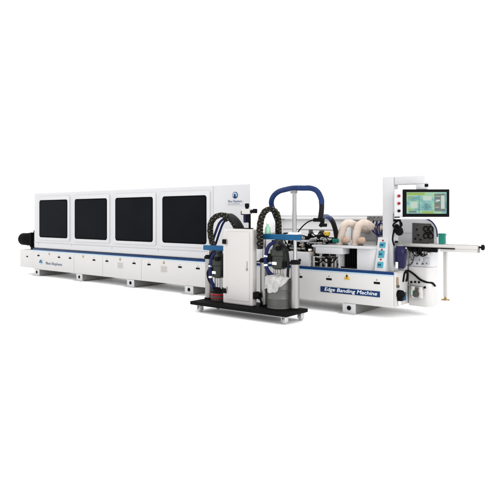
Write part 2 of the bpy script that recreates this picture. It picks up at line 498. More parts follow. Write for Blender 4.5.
# ---- work table with tray, opening and rounded cabinet
wt = MB()
wt.prism([(-1.17, 0.02), (-0.72, 0.0), (-0.30, 0.03), (-0.26, 0.10), (-0.26, 0.46), (-1.17, 0.46)], 0.848, 0.874, 'XY', bev=0.004)
wt = wt.build("work_table", "white", mach)
MB().box(-1.10, -0.695, -0.004, 0.30, 0.765, 0.8465, 0.005).build("tray", "white", wt)
cb = MB()
cb.box(-0.785, -0.765, 0.06, 0.55, 0.5735, 0.847).box(-0.785, -0.30, 0.53, 0.55, 0.5735, 0.847).box(-0.785, -0.52, 0.06, 0.55, 0.5735, 0.58)
cb = cb.build("cabinet_shell", "white", mach)
MB().box(-0.763, -0.525, 0.20, 0.52, 0.582, 0.845).box(-0.763, -0.525, 0.085, 0.10, 0.582, 0.60).build("filter_box", "black", cb)
k = MB()
for i in range(7):
    x = -0.75 + i * 0.034
    k.box(x, x + 0.014, 0.17, 0.205, 0.60, 0.82)
k.build("filter_fin", "blackm", cb)
rc = []
for i in range(13):
    a = R(90 * i / 12)
    rc.append((-0.36 + 0.12 * math.sin(a), 0.17 - 0.10 * math.cos(a)))
MB().prism([(-0.52, 0.07)] + rc + [(-0.24, 0.527), (-0.52, 0.527)], 0.5735, 0.847, 'XY').build("rounded_door", "white", cb)

# ---- slanted control panel with small displays
cp = MB()
cp.prism([(0.03, 0.5735), (0.24, 0.5735), (0.24, 0.995), (0.14, 0.995)], -0.262, -0.115, 'YZ', bev=0.004)
cp = cp.build("control_panel", "white", mach)
def slant(z):
    return 0.03 + (z - 0.5735) / (0.995 - 0.5735) * 0.11
for z, hh in ((0.90, 0.034), (0.785, 0.044), (0.655, 0.036)):
    y = slant(z)
    q = MB().box(-0.228, -0.152, y - 0.010, y + 0.01, z - hh, z + hh, 0.003, rot=Matrix.Rotation(R(-14.6), 3, 'X'))
    q = q.build("display", "cyan", cp)
    MB().box(-0.218, -0.175, slant(z) - 0.014, slant(z) - 0.008, z - 0.012, z + 0.012).build("display_mark", "bluei", q)
for z in (0.955, 0.842, 0.72):
    y = slant(z)
    MB().cyl((-0.19, y - 0.006, z), (-0.19, y + 0.01, z), 0.011, n=12).build("push_button", "red", cp)
k = MB()
for z in (0.94, 0.80, 0.66):
    k.cyl((-0.11, 0.13, z), (-0.075, 0.13, z), 0.02, n=12)

# ---- column and overhead arm
co = MB().box(-0.205, -0.055, 0.14, 0.29, 0.5735, 1.760, 0.014, 3).build("column", "white", mach)
MB().box(-0.054, 0.345, 0.15, 0.28, 1.650, 1.757, 0.012, 3).build("overhead_arm", "white", co)
MB().box(0.225, 0.335, 0.155, 0.275, 1.585, 1.652, 0.006).build("arm_drop", "white", co)
MB().cyl((0.335, 0.17, 1.632), (0.37, 0.17, 1.632), 0.018).build("arm_screw", "black", co)
sw = MB().box(-0.052, -0.005, 0.12, 0.22, 1.195, 1.295, 0.006).build("selector_switch", "black", co)
MB().cyl((-0.03, 0.105, 1.25), (-0.03, 0.125, 1.25), 0.02).build("switch_knob", "grey", sw)
k = MB()
k.box(-0.05, 0.05, 0.12, 0.20, 1.05, 1.12, 0.02).sphere((0.02, 0.14, 1.07), 0.05).sphere((-0.01, 0.13, 1.13), 0.035)
k.tube([(-0.02, 0.11, 1.25), (0.05, 0.08, 1.22), (0.06, 0.08, 1.12), (0.02, 0.09, 1.03)], 0.012)
k.tube([(0.02, 0.11, 1.21), (-0.03, 0.07, 1.15), (0.03, 0.08, 1.10), (0.07, 0.1, 1.16), (0.03, 0.1, 1.22)], 0.011)
k.tube([(-0.03, 0.10, 1.10), (-0.04, 0.08, 0.98), (-0.03, 0.10, 0.90)], 0.011)
k.build("cable_bundle", "black", co)
k = MB()
for z in (0.93, 0.80, 0.70):
    k.lathe((-0.055, 0.19, z), [(0.012, 0), (0.025, 0.005), (0.025, 0.03), (0.015, 0.04)], (1, 0, 0), n=16)
k.build("clamp_knob", "black", co)
# thin blue air lines in front of the back panel
k = MB()
for dx, dz in ((0, 0), (0.05, -0.02), (0.11, 0.01)):
    k.tube([(-0.52 + dx, 0.55, 1.20 + dz), (-0.51 + dx, 0.46, 1.10), (-0.42 + dx * 0.6, 0.42, 1.02), (-0.33, 0.42, 0.97 + dx), (-0.30, 0.48, 1.06 - dx)], 0.010, n=6)
k.tube([(-0.28, 0.45, 1.10), (-0.36, 0.42, 1.17), (-0.42, 0.44, 1.10), (-0.40, 0.44, 1.0)], 0.010, n=6)
k.build("air_line", "bcable", mach)
v = MB().box(-0.60, -0.36, 0.50, 0.60, 1.205, 1.235, 0.004)
for i in range(4):
    v.box(-0.59 + i * 0.06, -0.555 + i * 0.06, 0.49, 0.59, 1.232, 1.262, 0.004)
v.cyl((-0.48, 0.56, 0.575), (-0.48, 0.56, 1.21), 0.012)
v.build("valve_manifold", "grey", mach)

# ---- blue filter bowl beside the column
fb = MB().lathe((0.035, 0.14, 0.615), [(0.035, 0), (0.058, 0.012), (0.072, 0.05), (0.076, 0.19), (0.070, 0.24), (0.052, 0.27), (0.048, 0.285)]).build("filter_bowl", "violet", mach)
MB().lathe((0.035, 0.14, 0.895), [(0.050, 0), (0.050, 0.025), (0.03, 0.03), (0.03, 0.05)]).box(-0.055, 0.14, 0.12, 0.17, 0.905, 0.93, 0.003).build("filter_head", "grey", fb)
MB().box(0.005, 0.035, 0.060, 0.070, 0.625, 0.70, 0.003, rot=Matrix.Rotation(R(8), 3, 'Z')).build("filter_label", "cloth", fb)

# ---- right end face
ef = MB().box(0.001, 0.012, 0.02, 0.43, 0.16, 0.56, 0.003).build("end_cover", "cream", mach)
MB().box(0.012, 0.03, 0.07, 0.105, 0.41, 0.51, 0.006).build("lever", "bronze", ef)
MB().cyl((0.012, 0.088, 0.40), (0.04, 0.088, 0.40), 0.018).build("lever_knob", "dgrey", ef)
so = MB().lathe((0.012, 0.12, 0.30), [(0.05, 0), (0.055, 0.02), (0.05, 0.06), (0.03, 0.08)], (1, 0, 0)).box(0.012, 0.07, 0.085, 0.155, 0.22, 0.28, 0.01).build("main_switch", "black", ef)
MB().cyl((0.03, 0.12, 0.17), (0.03, 0.12, 0.22), 0.018).build("cable_tail", "cloth", so)
MB().box(0.012, 0.016, 0.21, 0.36, 0.20, 0.30).build("blue_label", "blue", ef)
tag(ef, "cream end cover of the base")

# ---- curved end cabinet with valves and hose
def vround(x0, x1, y0, y1, r, n=8):
    pts = [(x0, y0)]
    for i in range(n + 1):
        a = R(90 * i / n)
        pts.append((x1 - r + r * math.sin(a), y0 + r - r * math.cos(a)))
    return pts + [(x1, y1), (x0, y1)]
ec = MB().prism(vround(0.014, 0.295, 0.45, 0.72, 0.07), 0.12, 0.62, 'XY', bev=0.014).build("end_cabinet", "base", mach)
up = MB().prism(vround(0.0, 0.30, 0.47, 0.72, 0.07), 0.622, 0.85, 'XY', bev=0.004).build("upper_end_cabinet", "white", mach)
for x, z in ((0.06, 0.70), (0.12, 0.66), (0.19, 0.66), (0.06, 0.76), (0.22, 0.77), (0.02, 0.64), (0.16, 0.74)):
    MB().cyl((x, 0.458, z), (x, 0.472, z), 0.011, n=10).build("bolt", "dgrey", up)
MB().tube([(0.10, 0.46, 0.80), (0.08, 0.445, 0.72), (0.06, 0.445, 0.66), (0.0, 0.44, 0.63), (-0.06, 0.40, 0.62)], 0.007, n=6).build("thin_cable", "dgrey", up)
MB().tube([(0.012, 0.36, 0.565), (0.04, 0.40, 0.565), (0.10, 0.425, 0.52), (0.17, 0.43, 0.465), (0.24, 0.45, 0.435), (0.30, 0.51, 0.42), (0.315, 0.56, 0.38)], 0.013, n=8).build("hose", "black", ec)
k = MB()
k.tube([(0.02, 0.35, 0.56), (0.02, 0.30, 0.54), (0.02, 0.27, 0.47), (0.02, 0.26, 0.44)], 0.013, n=8)
k.tube([(0.02, 0.37, 0.56), (0.03, 0.38, 0.53), (0.03, 0.37, 0.48), (0.03, 0.34, 0.44)], 0.013, n=8)
k.build("looped_cable", "black", ef)
vg = MB().cyl((0.035, 0.425, 0.375), (0.21, 0.425, 0.36), 0.016).box(-0.02, 0.05, 0.41, 0.44, 0.375, 0.395, 0.003).build("valve_group", "grey", ec)
for i, (x, s) in enumerate(((0.085, 0), (0.185, 1))):
    MB().lathe((x, 0.41, 0.225), [(0.02, 0), (0.032, 0.012), (0.034, 0.10), (0.026, 0.12), (0.026, 0.15)]).build("valve_bowl", "note", vg)
MB().cyl((0.135, 0.415, 0.29), (0.135, 0.37, 0.29), 0.045).build("pressure_gauge", "dgrey", vg)
MB().cyl((0.085, 0.372, 0.27), (0.085, 0.378, 0.33), 0.012).build("green_mark", "paleg", vg)
k = MB()
for x, z in ((0.06, 0.425), (0.11, 0.43), (0.16, 0.43), (0.235, 0.37)):
    k.sphere((x, 0.42, z), 0.016, seg=12)
k.build("valve_knob", "black", vg)

for a in ((0.03, 0.10, 0.455, 0.4685, 0.735, 0.80), (0.11, 0.20, 0.452, 0.4685, 0.69, 0.77), (0.21, 0.285, 0.456, 0.4685, 0.65, 0.74), (0.02, 0.085, 0.452, 0.4685, 0.645, 0.70)):
    q = MB().box(*a, 0.004).build("mounting_plate", "lgrey", up)
    MB().cyl(((a[0] + a[1]) / 2, a[2] - 0.006, a[4] + 0.02), ((a[0] + a[1]) / 2, a[2] + 0.002, a[4] + 0.02), 0.008, n=10).build("bolt", "dgrey", q)
for x in (0.10, 0.20, 0.275):
    MB().cyl((x, 0.43, 0.775), (x, 0.43, 0.83), 0.017, n=14).build("piston", "steel", up)
for x0, x1 in ((0.06, 0.20), (0.14, 0.28)):
    MB().tube([(x0, 0.44, 0.82), ((x0 + x1) / 2, 0.40, 0.76), (x1, 0.44, 0.80)], 0.007, n=6).build("thin_cable", "black", up)

# ---- hood with dark recessed plate above the rail
hd = MB().prism([(-0.29, 0.862), (0.345, 0.862), (0.345, 1.07), (0.31, 1.16), (0.23, 1.245), (-0.29, 1.245)], 0.56, 0.95, 'XZ', bev=0.012).build("hood", "white", mach)
dp = MB().prism([(0.02, 0.905), (0.300, 0.905), (0.300, 1.08), (0.262, 1.165), (0.02, 1.175)], 0.552, 0.565, 'XZ').build("dark_plate", "dgrey", hd)
MB().box(-0.29, 0.02, 0.555, 0.562, 1.04, 1.047).build("hood_seam", "seam", hd)
for x, z in ((0.06, 0.97), (0.10, 1.02), (0.13, 0.96), (0.08, 1.09)):
    MB().cyl((x, 0.545, z), (x, 0.555, z), 0.012, n=12).build("plate_hole", "black", dp)
k = MB()
for z in (1.10, 1.01):
    for dx in (0, 0.065):
        k.tube([(0.20 + dx + 0.028 * math.cos(R(a)), 0.545, z + 0.032 * math.sin(R(a))) for a in range(-60, 300, 30)], 0.008, n=6)
k.box(0.19, 0.28, 0.54, 0.553, 1.045, 1.06, 0.003)
k.build("clamp_ring", "black", dp)
MB().tube([(0.20, 0.54, 1.232), (0.28, 0.54, 1.19), (0.335, 0.54, 1.11), (0.352, 0.54, 1.0)], 0.009, n=6).build("edge_trim", "bcable", hd)
# clamps under the rail
k = MB()
for x, z, r in ((0.06, 0.845, 0.028), (0.12, 0.835, 0.024), (0.19, 0.838, 0.03), (0.25, 0.842, 0.022), (0.30, 0.84, 0.03), (0.16, 0.80, 0.018), (0.20, 0.785, 0.016)):
    k.cyl((x, 0.38, z), (x, 0.47, z), r, n=14)
k.box(0.0, 0.34, 0.42, 0.468, 0.835, 0.861, 0.004).cyl((0.30, 0.40, 0.84), (0.40, 0.40, 0.84), 0.024)
k.build("clamp_row", "black", up)
MB().box(-0.10, -0.004, 0.36, 0.60, 0.5735, 0.80, 0.006).build("side_block", "lgrey", up)
MB().box(-0.01, 0.03, 0.41, 0.46, 0.74, 0.85, 0.006).box(-0.03, 0.05, 0.42, 0.46, 0.70, 0.74, 0.006).build("clamp_bracket", "steel", up)

# ================================================================== touch monitor
mon = thing("touch_monitor", (0.34, 0.06, 1.24), "black framed wide touch screen showing a green picture, hung from the white arm", "monitor")
MR = Matrix.Rotation(R(36), 3, 'Z')
pv = (0.355, 0.17, 1.42)
def mbox(x0, x1, y0, y1, z0, z1, bev=0.0):   # box in the screen's own axes
    return MB().box(pv[0] + x0, pv[0] + x1, pv[1] + y0, pv[1] + y1, pv[2] + z0, pv[2] + z1, bev, rot=MR, piv=pv)
bez = mbox(-0.285, 0.265, -0.02, 0.035, -0.168, 0.165, 0.008).build("bezel", "black", mon)
mbox(-0.34, 0.255, 0.036, 0.085, -0.155, 0.16, 0.01).build("back_case", "white", mon)
mbox(-0.385, -0.288, -0.012, 0.036, -0.165, 0.165, 0.008).build("button_panel", "white", mon)
sc = mbox(-0.245, 0.228, -0.0225, -0.019, -0.128, 0.130).build("screen", "screen", mon)
mbox(0.085, 0.215, -0.0245, -0.0227, -0.10, 0.11).build("side_menu", "ui_grey", sc)
mbox(0.16, 0.205, -0.0262, -0.0247, -0.07, 0.09).build("menu_field", "ui_pale", sc)
mbox(0.10, 0.15, -0.0262, -0.0247, -0.045, -0.025).build("menu_key", "ui_brown", sc)
mbox(0.10, 0.15, -0.0262, -0.0247, 0.02, 0.04).build("menu_key", "ui_pale", sc)
mbox(-0.24, -0.03, -0.0245, -0.0227, 0.095, 0.125).build("title_bar", "ui_green", sc)
mbox(-0.06, 0.075, -0.0245, -0.0227, -0.125, -0.10).build("status_bar", "ui_green", sc)
mbox(-0.20, -0.12, -0.0245, -0.0227, -0.06, 0.01).build("picture_tile", "ui_pale", sc)
mbox(-0.05, 0.05, -0.0245, -0.0227, 0.03, 0.085).build("picture_tile", "ui_pale", sc)
def mark(x0, x1, z0, z1, m_, nm):
    mbox(x0, x1, -0.0258, -0.0247, z0, z1).build(nm, m_, sc)
for i in range(6):
    mark(0.092, 0.128 + 0.012 * (i % 3), -0.088 + i * 0.033, -0.082 + i * 0.033, "ui_pale" if i % 2 else "ui_grey", "menu_line")
for i in range(5):
    mark(-0.235, -0.16 + 0.02 * ((i * 2) % 3), 0.075 - i * 0.011, 0.079 - i * 0.011, "ui_dark", "text_line")
for i in range(4):
    mark(-0.03, 0.05 - 0.015 * (i % 2), -0.02 - i * 0.014, -0.015 - i * 0.014, "ui_dark", "text_line")
mark(-0.10, -0.095, -0.12, 0.09, "ui_dark", "divider_line")
mark(-0.235, 0.075, -0.085, -0.081, "ui_dark", "divider_line")
mark(-0.22, -0.13, -0.115, -0.095, "ui_grey", "menu_key")
for z, m_ in ((0.085, "red"), (-0.005, "red"), (-0.095, "black")):
    c = Vector(pv) + MR @ Vector((-0.336, -0.012, z))
    d = MR @ Vector((0, -0.022, 0))
    MB().cyl(c, c + d, 0.017, n=18).build("push_button", m_, mon)
mbox(-0.38, 0.21, -0.055, 0.06, -0.195, -0.178, 0.005).build("lower_shelf", "white", mon)
MB().cyl((0.26, 0.215, 1.50), (0.26, 0.215, 1.60), 0.03).box(0.22, 0.31, 0.18, 0.25, 1.48, 1.584, 0.01).build("hanger", "white", mon)

# ================================================================== feed rail and support leg
ft = thing("feed_rail_table", (0.3, 1.2, 0), "white horizontal feed rail with black end knob and one slim leg, at the right end", "feed table")
rl = MB().box(-0.10, 0.885, 0.385, 0.45, 0.868, 0.915, 0.005).box(0.44, 0.885, 0.39, 0.445, 0.828, 0.868, 0.004).build("rail", "cream", ft)
k = MB()
for i in range(30):
    x = 0.30 + i * 0.0195
    k.box(x, x + 0.008, 0.390, 0.444, 0.9155, 0.9215)
k.build("scale_tick", "midgrey", rl)
MB().box(-0.09, 0.62, 0.374, 0.384, 0.862, 0.876, 0.002).build("guide_rod", "black", rl)
MB().lathe((0.885, 0.41, 0.895), [(0.012, 0), (0.012, 0.03), (0.032, 0.035), (0.034, 0.06), (0.02, 0.068)], (1, 0, 0)).build("end_knob", "black", rl)
MB().box(0.886, 0.893, 0.385, 0.45, 0.83, 0.912, 0.002).build("end_cap", "grey", rl)
MB().box(-0.17, 0.12, 1.0, 2.06, 0.765, 0.80, 0.005).box(0.36, 0.40, 0.45, 1.2, 0.845, 0.866, 0.004).box(0.05, 0.40, 1.16, 1.2, 0.801, 0.8445, 0.004).build("side_frame", "white", ft)
lg = MB().box(-0.07, -0.015, 1.945, 2.005, 0.05, 0.7645, 0.006).build("leg", "cream", ft)
MB().box(-0.17, 0.03, 1.92, 2.03, 0.735, 0.7635, 0.004).build("leg_bracket", "base", lg)
MB().lathe((-0.043, 1.975, 0.0), [(0.065, 0.001), (0.06, 0.018), (0.02, 0.025), (0.02, 0.055)], n=18).build("foot_pad", "bronze", lg)

# teal tray on the far side
tb = MB().box(0.415, 0.492, 0.392, 0.444, 0.922, 1.05, 0.006)
tb.box(0.409, 0.498, 0.388, 0.448, 1.03, 1.044, 0.003)
tb = tb.build("teal_box", "teal", loc=(0.45, 0.42, 0.922))
tag(tb, "small teal green plastic box standing on the white feed rail beside the hood", "box")

# ================================================================== dust hoses
def dust(dx, label, bend):
    t = thing("suction_hose", (-0.85 + dx, 0.34, 0.876), label, "hose", "beige suction hoses on the work table")
    x = -0.885 + dx
    pts = crom([(x, 0.31, 0.885), (x, 0.31, 0.97), (x + 0.015, 0.31, 1.06), (x + 0.04, 0.32, 1.13), (x + 0.085, 0.34, 1.168), (x + 0.13, 0.39, 1.155), (x + 0.15, 0.46, 1.115), (x + 0.145, 0.60, 1.08), (x + 0.14, 0.795, 1.07)], 14)
    n = len(pts)
    MB().tube(pts, lambda u: 0.051 + 0.0018 * math.sin(u * n * 2.2), n=20, spl=False).build("hose", "beige", t)
    MB().lathe((x, 0.31, 0.8755), [(0.066, 0), (0.066, 0.012), (0.056, 0.016), (0.056, 0.03)]).build("collar", "beige", t)
    MB().tube([(x + 0.06, 0.27, 0.935), (x + 0.10, 0.245, 0.94), (x + 0.14, 0.24, 0.945), (x + 0.165, 0.25, 0.95)], lambda u: 0.024 + 0.021 * math.sin(math.pi * (0.15 + 0.75 * u)), n=20).build("elbow", "tan", t)
    MB().cyl((x + 0.10, 0.245, 0.8755), (x + 0.10, 0.245, 0.892), 0.035).build("elbow_foot", "dgrey", t)
    return t
dust(0.0, "left beige corrugated hose, bending over beside the dark glue unit", 0)
dust(0.225, "right beige corrugated hose, nearer the slanted control panel", 0)

# ================================================================== glue cart
cart = thing("platform_cart", (-1.48, -0.94, 0), "low black platform cart on four casters in front of the machine", "cart")
MB().box(-2.335, -0.80, -1.13, -0.66, 0.098, 0.142, 0.006).build("platform", "blackm", cart)
for x, y in ((-2.22, -1.06), (-0.87, -1.06), (-0.86, -0.735), (-2.20, -0.735)):
    c = MB().box(x - 0.045, x + 0.045, y - 0.045, y + 0.045, 0.089, 0.0975, 0.002).box(x - 0.028, x - 0.022, y - 0.03, y + 0.04, 0.03, 0.089, 0.001).box(x + 0.022, x + 0.028, y - 0.03, y + 0.04, 0.03, 0.089, 0.001)
    c = c.build("caster", "cast", cart)
    MB().lathe((x - 0.018, y + 0.012, 0.038), [(0.02, 0), (0.034, 0.001), (0.0375, 0.008), (0.0375, 0.028), (0.034, 0.035), (0.02, 0.036)], (1, 0, 0)).build("wheel", "midgrey", c)

# ---- electrical cabinet
cab = thing("electrical_cabinet", (-1.5, -1.08, 0.142), "cream upright electrical cabinet standing in the middle of the black cart", "cabinet")
bd = MB().box(-1.735, -1.252, -1.165, -1.058, 0.1435, 1.100, 0.022, 3).build("body", "cream", cab)
dd = MB().box(-1.650, -1.292, -1.174, -1.166, 0.20, 1.065, 0.003).build("door", "cream", cab)
MB().cyl((-1.322, -1.184, 0.60), (-1.322, -1.175, 0.60), 0.012).box(-1.326, -1.318, -1.178, -1.1745, 0.58, 0.70).build("lock", "grey", dd)
MB().box(-1.730, -1.663, -1.182, -1.166, 0.905, 0.965, 0.005).build("rocker_switch", "black", cab)
MB().box(-1.730, -1.663, -1.182, -1.166, 0.275, 0.335, 0.005).build("rocker_switch", "black", cab)
pg = MB().box(-1.251, -1.205, -1.155, -1.06, 0.235, 0.325, 0.012).cyl((-1.215, -1.11, 0.28), (-1.17, -1.11, 0.28), 0.04).build("power_socket", "black", cab)
MB().tube([(-1.18, -1.11, 0.27), (-1.16, -1.10, 0.21), (-1.19, -1.06, 0.16), (-1.24, -1.0, 0.15)], 0.014, n=8).build("power_cable", "black", pg)

for z in (0.33, 0.93):
    MB().cyl((-1.652, -1.178, z - 0.03), (-1.652, -1.178, z + 0.03), 0.007, n=10).build("hinge", "grey", dd)
MB().box(-1.30, -1.27, -1.1665, -1.1655, 0.30, 1.0).build("side_edge_strip", "cream", bd)
cab.location = (-1.653, -0.905, 0.142)

# ---- air regulator on the cabinet
ar = thing("air_regulator", (-1.43, -1.07, 1.112), "small air pressure regulator with dark blue bowls standing on the cream cabinet top", "regulator")
MB().box(-1.50, -1.375, -1.10, -1.03, 1.30, 1.365, 0.008).build("body", "cream", ar)
MB().lathe((-1.437, -1.065, 1.3655), [(0.02, 0), (0.02, 0.015), (0.028, 0.02), (0.028, 0.062), (0.022, 0.068)], n=20).build("adjusting_knob", "black", ar)
for x in (-1.465, -1.41):
    MB().lathe((x, -1.065, 1.19), [(0.012, 0), (0.024, 0.008), (0.026, 0.09), (0.026, 0.1085)], n=18).build("bowl", "violet" if x < -1.43 else "black", ar)
MB().box(-1.425, -1.395, -1.05, -1.04, 1.1135, 1.30, 0.002).box(-1.47, -1.36, -1.08, -1.03, 1.113, 1.125, 0.002).build("bracket", "black", ar)
MB().cyl((-1.375, -1.065, 1.33), (-1.315, -1.065, 1.335), 0.02).box(-1.33, -1.29, -1.09, -1.04, 1.31, 1.365, 0.006).box(-1.52, -1.50, -1.09, -1.04, 1.29, 1.34, 0.005).build("fitting", "black", ar)

ar.location = (-1.525, -0.935, 1.1005)

# ---- ram pumps
def pump(x0, x1, xm, y, zbar, label, mast):
    t = thing("ram_pump", ((x0 + x1) / 2, y, 0.142), label, "pump", "ram pumps on the cart")
    for x in (x0, x1):
        p = MB().cyl((x, y, 0.165), (x, y, 0.685), 0.052, n=32).build("post", "alu", t)
        MB().lathe((x, y, 0.6855), [(0.058, 0), (0.066, 0.006), (0.066, 0.03), (0.055, 0.036), (0.05, 0.05), (0.02, 0.054)]).build("post_cap", "black", p)
        MB().lathe((x, y, 0.1425), [(0.062, 0), (0.062, 0.018), (0.056, 0.022)]).build("post_base", "black", p)
        MB().cyl((x, y, 0.74), (x, y, zbar - 0.034), 0.022, n=20).build("rod", "chrome", p)
    b = MB().box(x0 - 0.075, x1 + 0.075, y - 0.04, y + 0.04, zbar - 0.033, zbar + 0.033, 0.008).build("crossbar", "blue", t)
    for x in (x0, x1):
        MB().cyl((x, y, zbar + 0.0335), (x, y, zbar + 0.05), 0.03, n=6).build("nut", "chrome", b)
    # air motor and fluid section
    zt = zbar - 0.034
    bd = MB().lathe((xm, y, zt - 0.36), [(0.06, 0), (0.085, 0.015), (0.095, 0.06), (0.095, 0.16), (0.11, 0.17), (0.11, 0.24), (0.09, 0.25), (0.075, 0.30), (0.045, 0.33), (0.045, 0.36)], n=28).build("air_motor", "olive", t)
    MB().box(xm - 0.028, xm + 0.028, y - 0.115, y - 0.095, zt - 0.30, zt - 0.265, 0.003).build("maker_plate", "cloth", bd)
    MB().cyl((xm + 0.06, y - 0.08, zt - 0.10), (xm + 0.06, y - 0.13, zt - 0.10), 0.03, n=16).build("pressure_gauge", "black", bd)
    MB().box(xm - 0.12, xm - 0.06, y - 0.09, y - 0.02, zt - 0.27, zt - 0.17, 0.008).build("valve_block", "black", bd)
    MB().box(xm + 0.08, xm + 0.14, y - 0.06, y + 0.02, zt - 0.33, zt - 0.26, 0.008).build("valve_block", "black", bd)
    k_ = MB()
    for dx in (-0.055, 0.055):
        k_.cyl((xm + dx, y - 0.02, 0.46 if mast else 0.30), (xm + dx, y - 0.02, zt - 0.34), 0.014, n=12)
    k_.cyl((xm, y, 0.46 if mast else 0.30), (xm, y, zt - 0.345), 0.026, n=16)
    k_.build("pump_rod", "chrome" if not mast else "steel", t)
    MB().tube([(xm + 0.03, y - 0.05, zt - 0.03), (xm + 0.14, y - 0.06, zt - 0.10), (xm + 0.165, y - 0.05, zt - 0.25), (xm + 0.15, y - 0.04, zt - 0.45)], 0.017, n=8).tube([(xm - 0.10, y - 0.06, zt - 0.22), (xm - 0.15, y - 0.07, zt - 0.30), (xm - 0.12, y - 0.06, zt - 0.42), (xm - 0.05, y - 0.04, zt - 0.46)], 0.013, n=8).build("hose", "darkhose", t)
    cx = 0.135 if mast else 0.07
    ze = 0.535 if mast else 0.29
    bc = MB().tube([(xm - 0.02, y - 0.02, zt - 0.02), (xm - cx * 0.7, y - 0.08, zt - 0.07), (xm - cx + 0.005, y - 0.10, zt - 0.18), (xm - cx, y - 0.10, (zt - 0.18 + ze) / 2), (xm - cx + 0.025, y - 0.07, ze + 0.05), (xm - 0.06, y - 0.05, ze)], 0.022, n=8).build("blue_cable", "bcable", t)
    for z in (zt - 0.20, (zt - 0.18 + ze) / 2):
        MB().cyl((xm - cx + 0.001, y - 0.10, z - 0.012), (xm - cx + 0.001, y - 0.10, z + 0.012), 0.0235, n=12).build("cable_tie", "cloth", bc)
    if mast:
        ms = MB().cyl((x1 - 0.01, y, zbar + 0.05), (x1 - 0.01, y, 1.545), 0.026, n=20).build("mast", "alu", t)
        MB().box(x1 - 0.07, x1 + 0.06, y - 0.045, y + 0.045, zbar + 0.0345, zbar + 0.06, 0.006).build("mast_base", "cloth", ms)
        MB().box(x1 - 0.055, x1 + 0.02, y - 0.024, y + 0.024, 1.535, 1.572, 0.006).build("mast_saddle", "grey", ms)
    return t
pump(-2.27, -1.80, -2.085, -0.83, 0.835, "ram pump over the red banded pail, with its blue crossbar lowered", False)
pump(-1.335, -0.875, -1.105, -0.83, 1.008, "ram pump over the grey drum, blue crossbar raised, carrying a tall silver mast", True)

# ---- pail under the left pump
pl = thing("glue_pail", (-2.085, -0.83, 0.142), "low black pail with a red band at the left end of the cart", "pail")
MB().lathe((-2.085, -0.83, 0.1435), [(0.105, 0), (0.112, 0.01), (0.112, 0.095), (0.106, 0.10)]).build("body", "dgrey", pl)
MB().lathe((-2.085, -0.83, 0.172), [(0.113, 0), (0.117, 0.003), (0.117, 0.012), (0.113, 0.015)]).build("red_band", "red", pl)
MB().lathe((-2.085, -0.83, 0.212), [(0.113, 0), (0.117, 0.004), (0.117, 0.022), (0.113, 0.026)]).build("red_band", "red", pl)
MB().lathe((-2.085, -0.83, 0.244), [(0.105, 0), (0.108, 0.008), (0.09, 0.02), (0.07, 0.06), (0.05, 0.07)]).build("follower_plate", "black", pl)

# ---- grey drum
dm = thing("steel_drum", (-1.10, -0.83, 0.142), "grey steel drum standing at the right end of the cart", "drum")
prof = [(0.150, 0), (0.158, 0.006), (0.158, 0.014), (0.153, 0.02)]
for z in (0.12, 0.235):
    prof += [(0.153, z - 0.012), (0.158, z), (0.153, z + 0.012)]
prof += [(0.153, 0.345), (0.160, 0.350), (0.160, 0.365), (0.150, 0.366)]
MB().lathe((-1.10, -0.83, 0.1435), prof, n=40).build("body", "drum", dm)
MB().lathe((-1.10, -0.83, 0.5105), [(0.145, 0), (0.14, 0.012), (0.05, 0.02), (0.05, 0.05)], n=32).build("follower_plate", "midgrey", dm)

# ---- plastic sheet hanging over the drum
random.seed(3)
bm = MB()
NA, NZ = 60, 22
grid = []
def hem(u):                       # lower edge of the sheet along the rim
    z = 0.40 - 0.045 * math.sin(math.pi * min(1, u / 0.26)) if u < 0.26 else 0.40
    if u >= 0.26:
        q = min(1, (u - 0.26) / 0.44)
        z = 0.40 - 0.055 * math.sin(math.pi * q) ** 0.6
    if u > 0.66:
        z = 0.40 + (u - 0.66) / 0.34 * 0.115
    return z + 0.006 * math.sin(u * 40)
for i in range(NA + 1):
    u = i / NA
    a = R(200 + 150 * u)          # the side of the drum with the sheet over it
    col_ = []
    low = hem(u)
    for j in range(NZ + 1):
        v_ = j / NZ
        if j < 4:
            rr = (0.055, 0.10, 0.145, 0.168)[j]
            z = (0.545, 0.540, 0.534, 0.528)[j] + 0.005 * math.sin(u * 34 + j)
        else:
            q = (j - 3) / (NZ - 3)
            z = 0.528 + (low - 0.528) * q
            rr = 0.172 + 0.008 * math.sin(u * 30 + 2.4 * q) * (0.35 + q) + 0.005 * math.sin(u * 17 - q * 6) + 0.004 * math.sin(u * 60 + q * 9) + 0.008 * q
        col_.append(bm.bm.verts.new((-1.10 + rr * math.cos(a), -0.83 + rr * math.sin(a), z)))
    grid.append(col_)
for i in range(NA):
    for j in range(NZ):
        bm.bm.faces.new((grid[i][j], grid[i + 1][j], grid[i + 1][j + 1], grid[i][j + 1]))
bag = bm.build("plastic_sheet", "bag", loc=(-1.10, -0.83, 0.36))
sm = bag.modifiers.new("thickness", 'SOLIDIFY'); sm.thickness = 0.003; sm.offset = 1
tag(bag, "crumpled white plastic sheet draped over the rim of the grey drum", "plastic sheet")

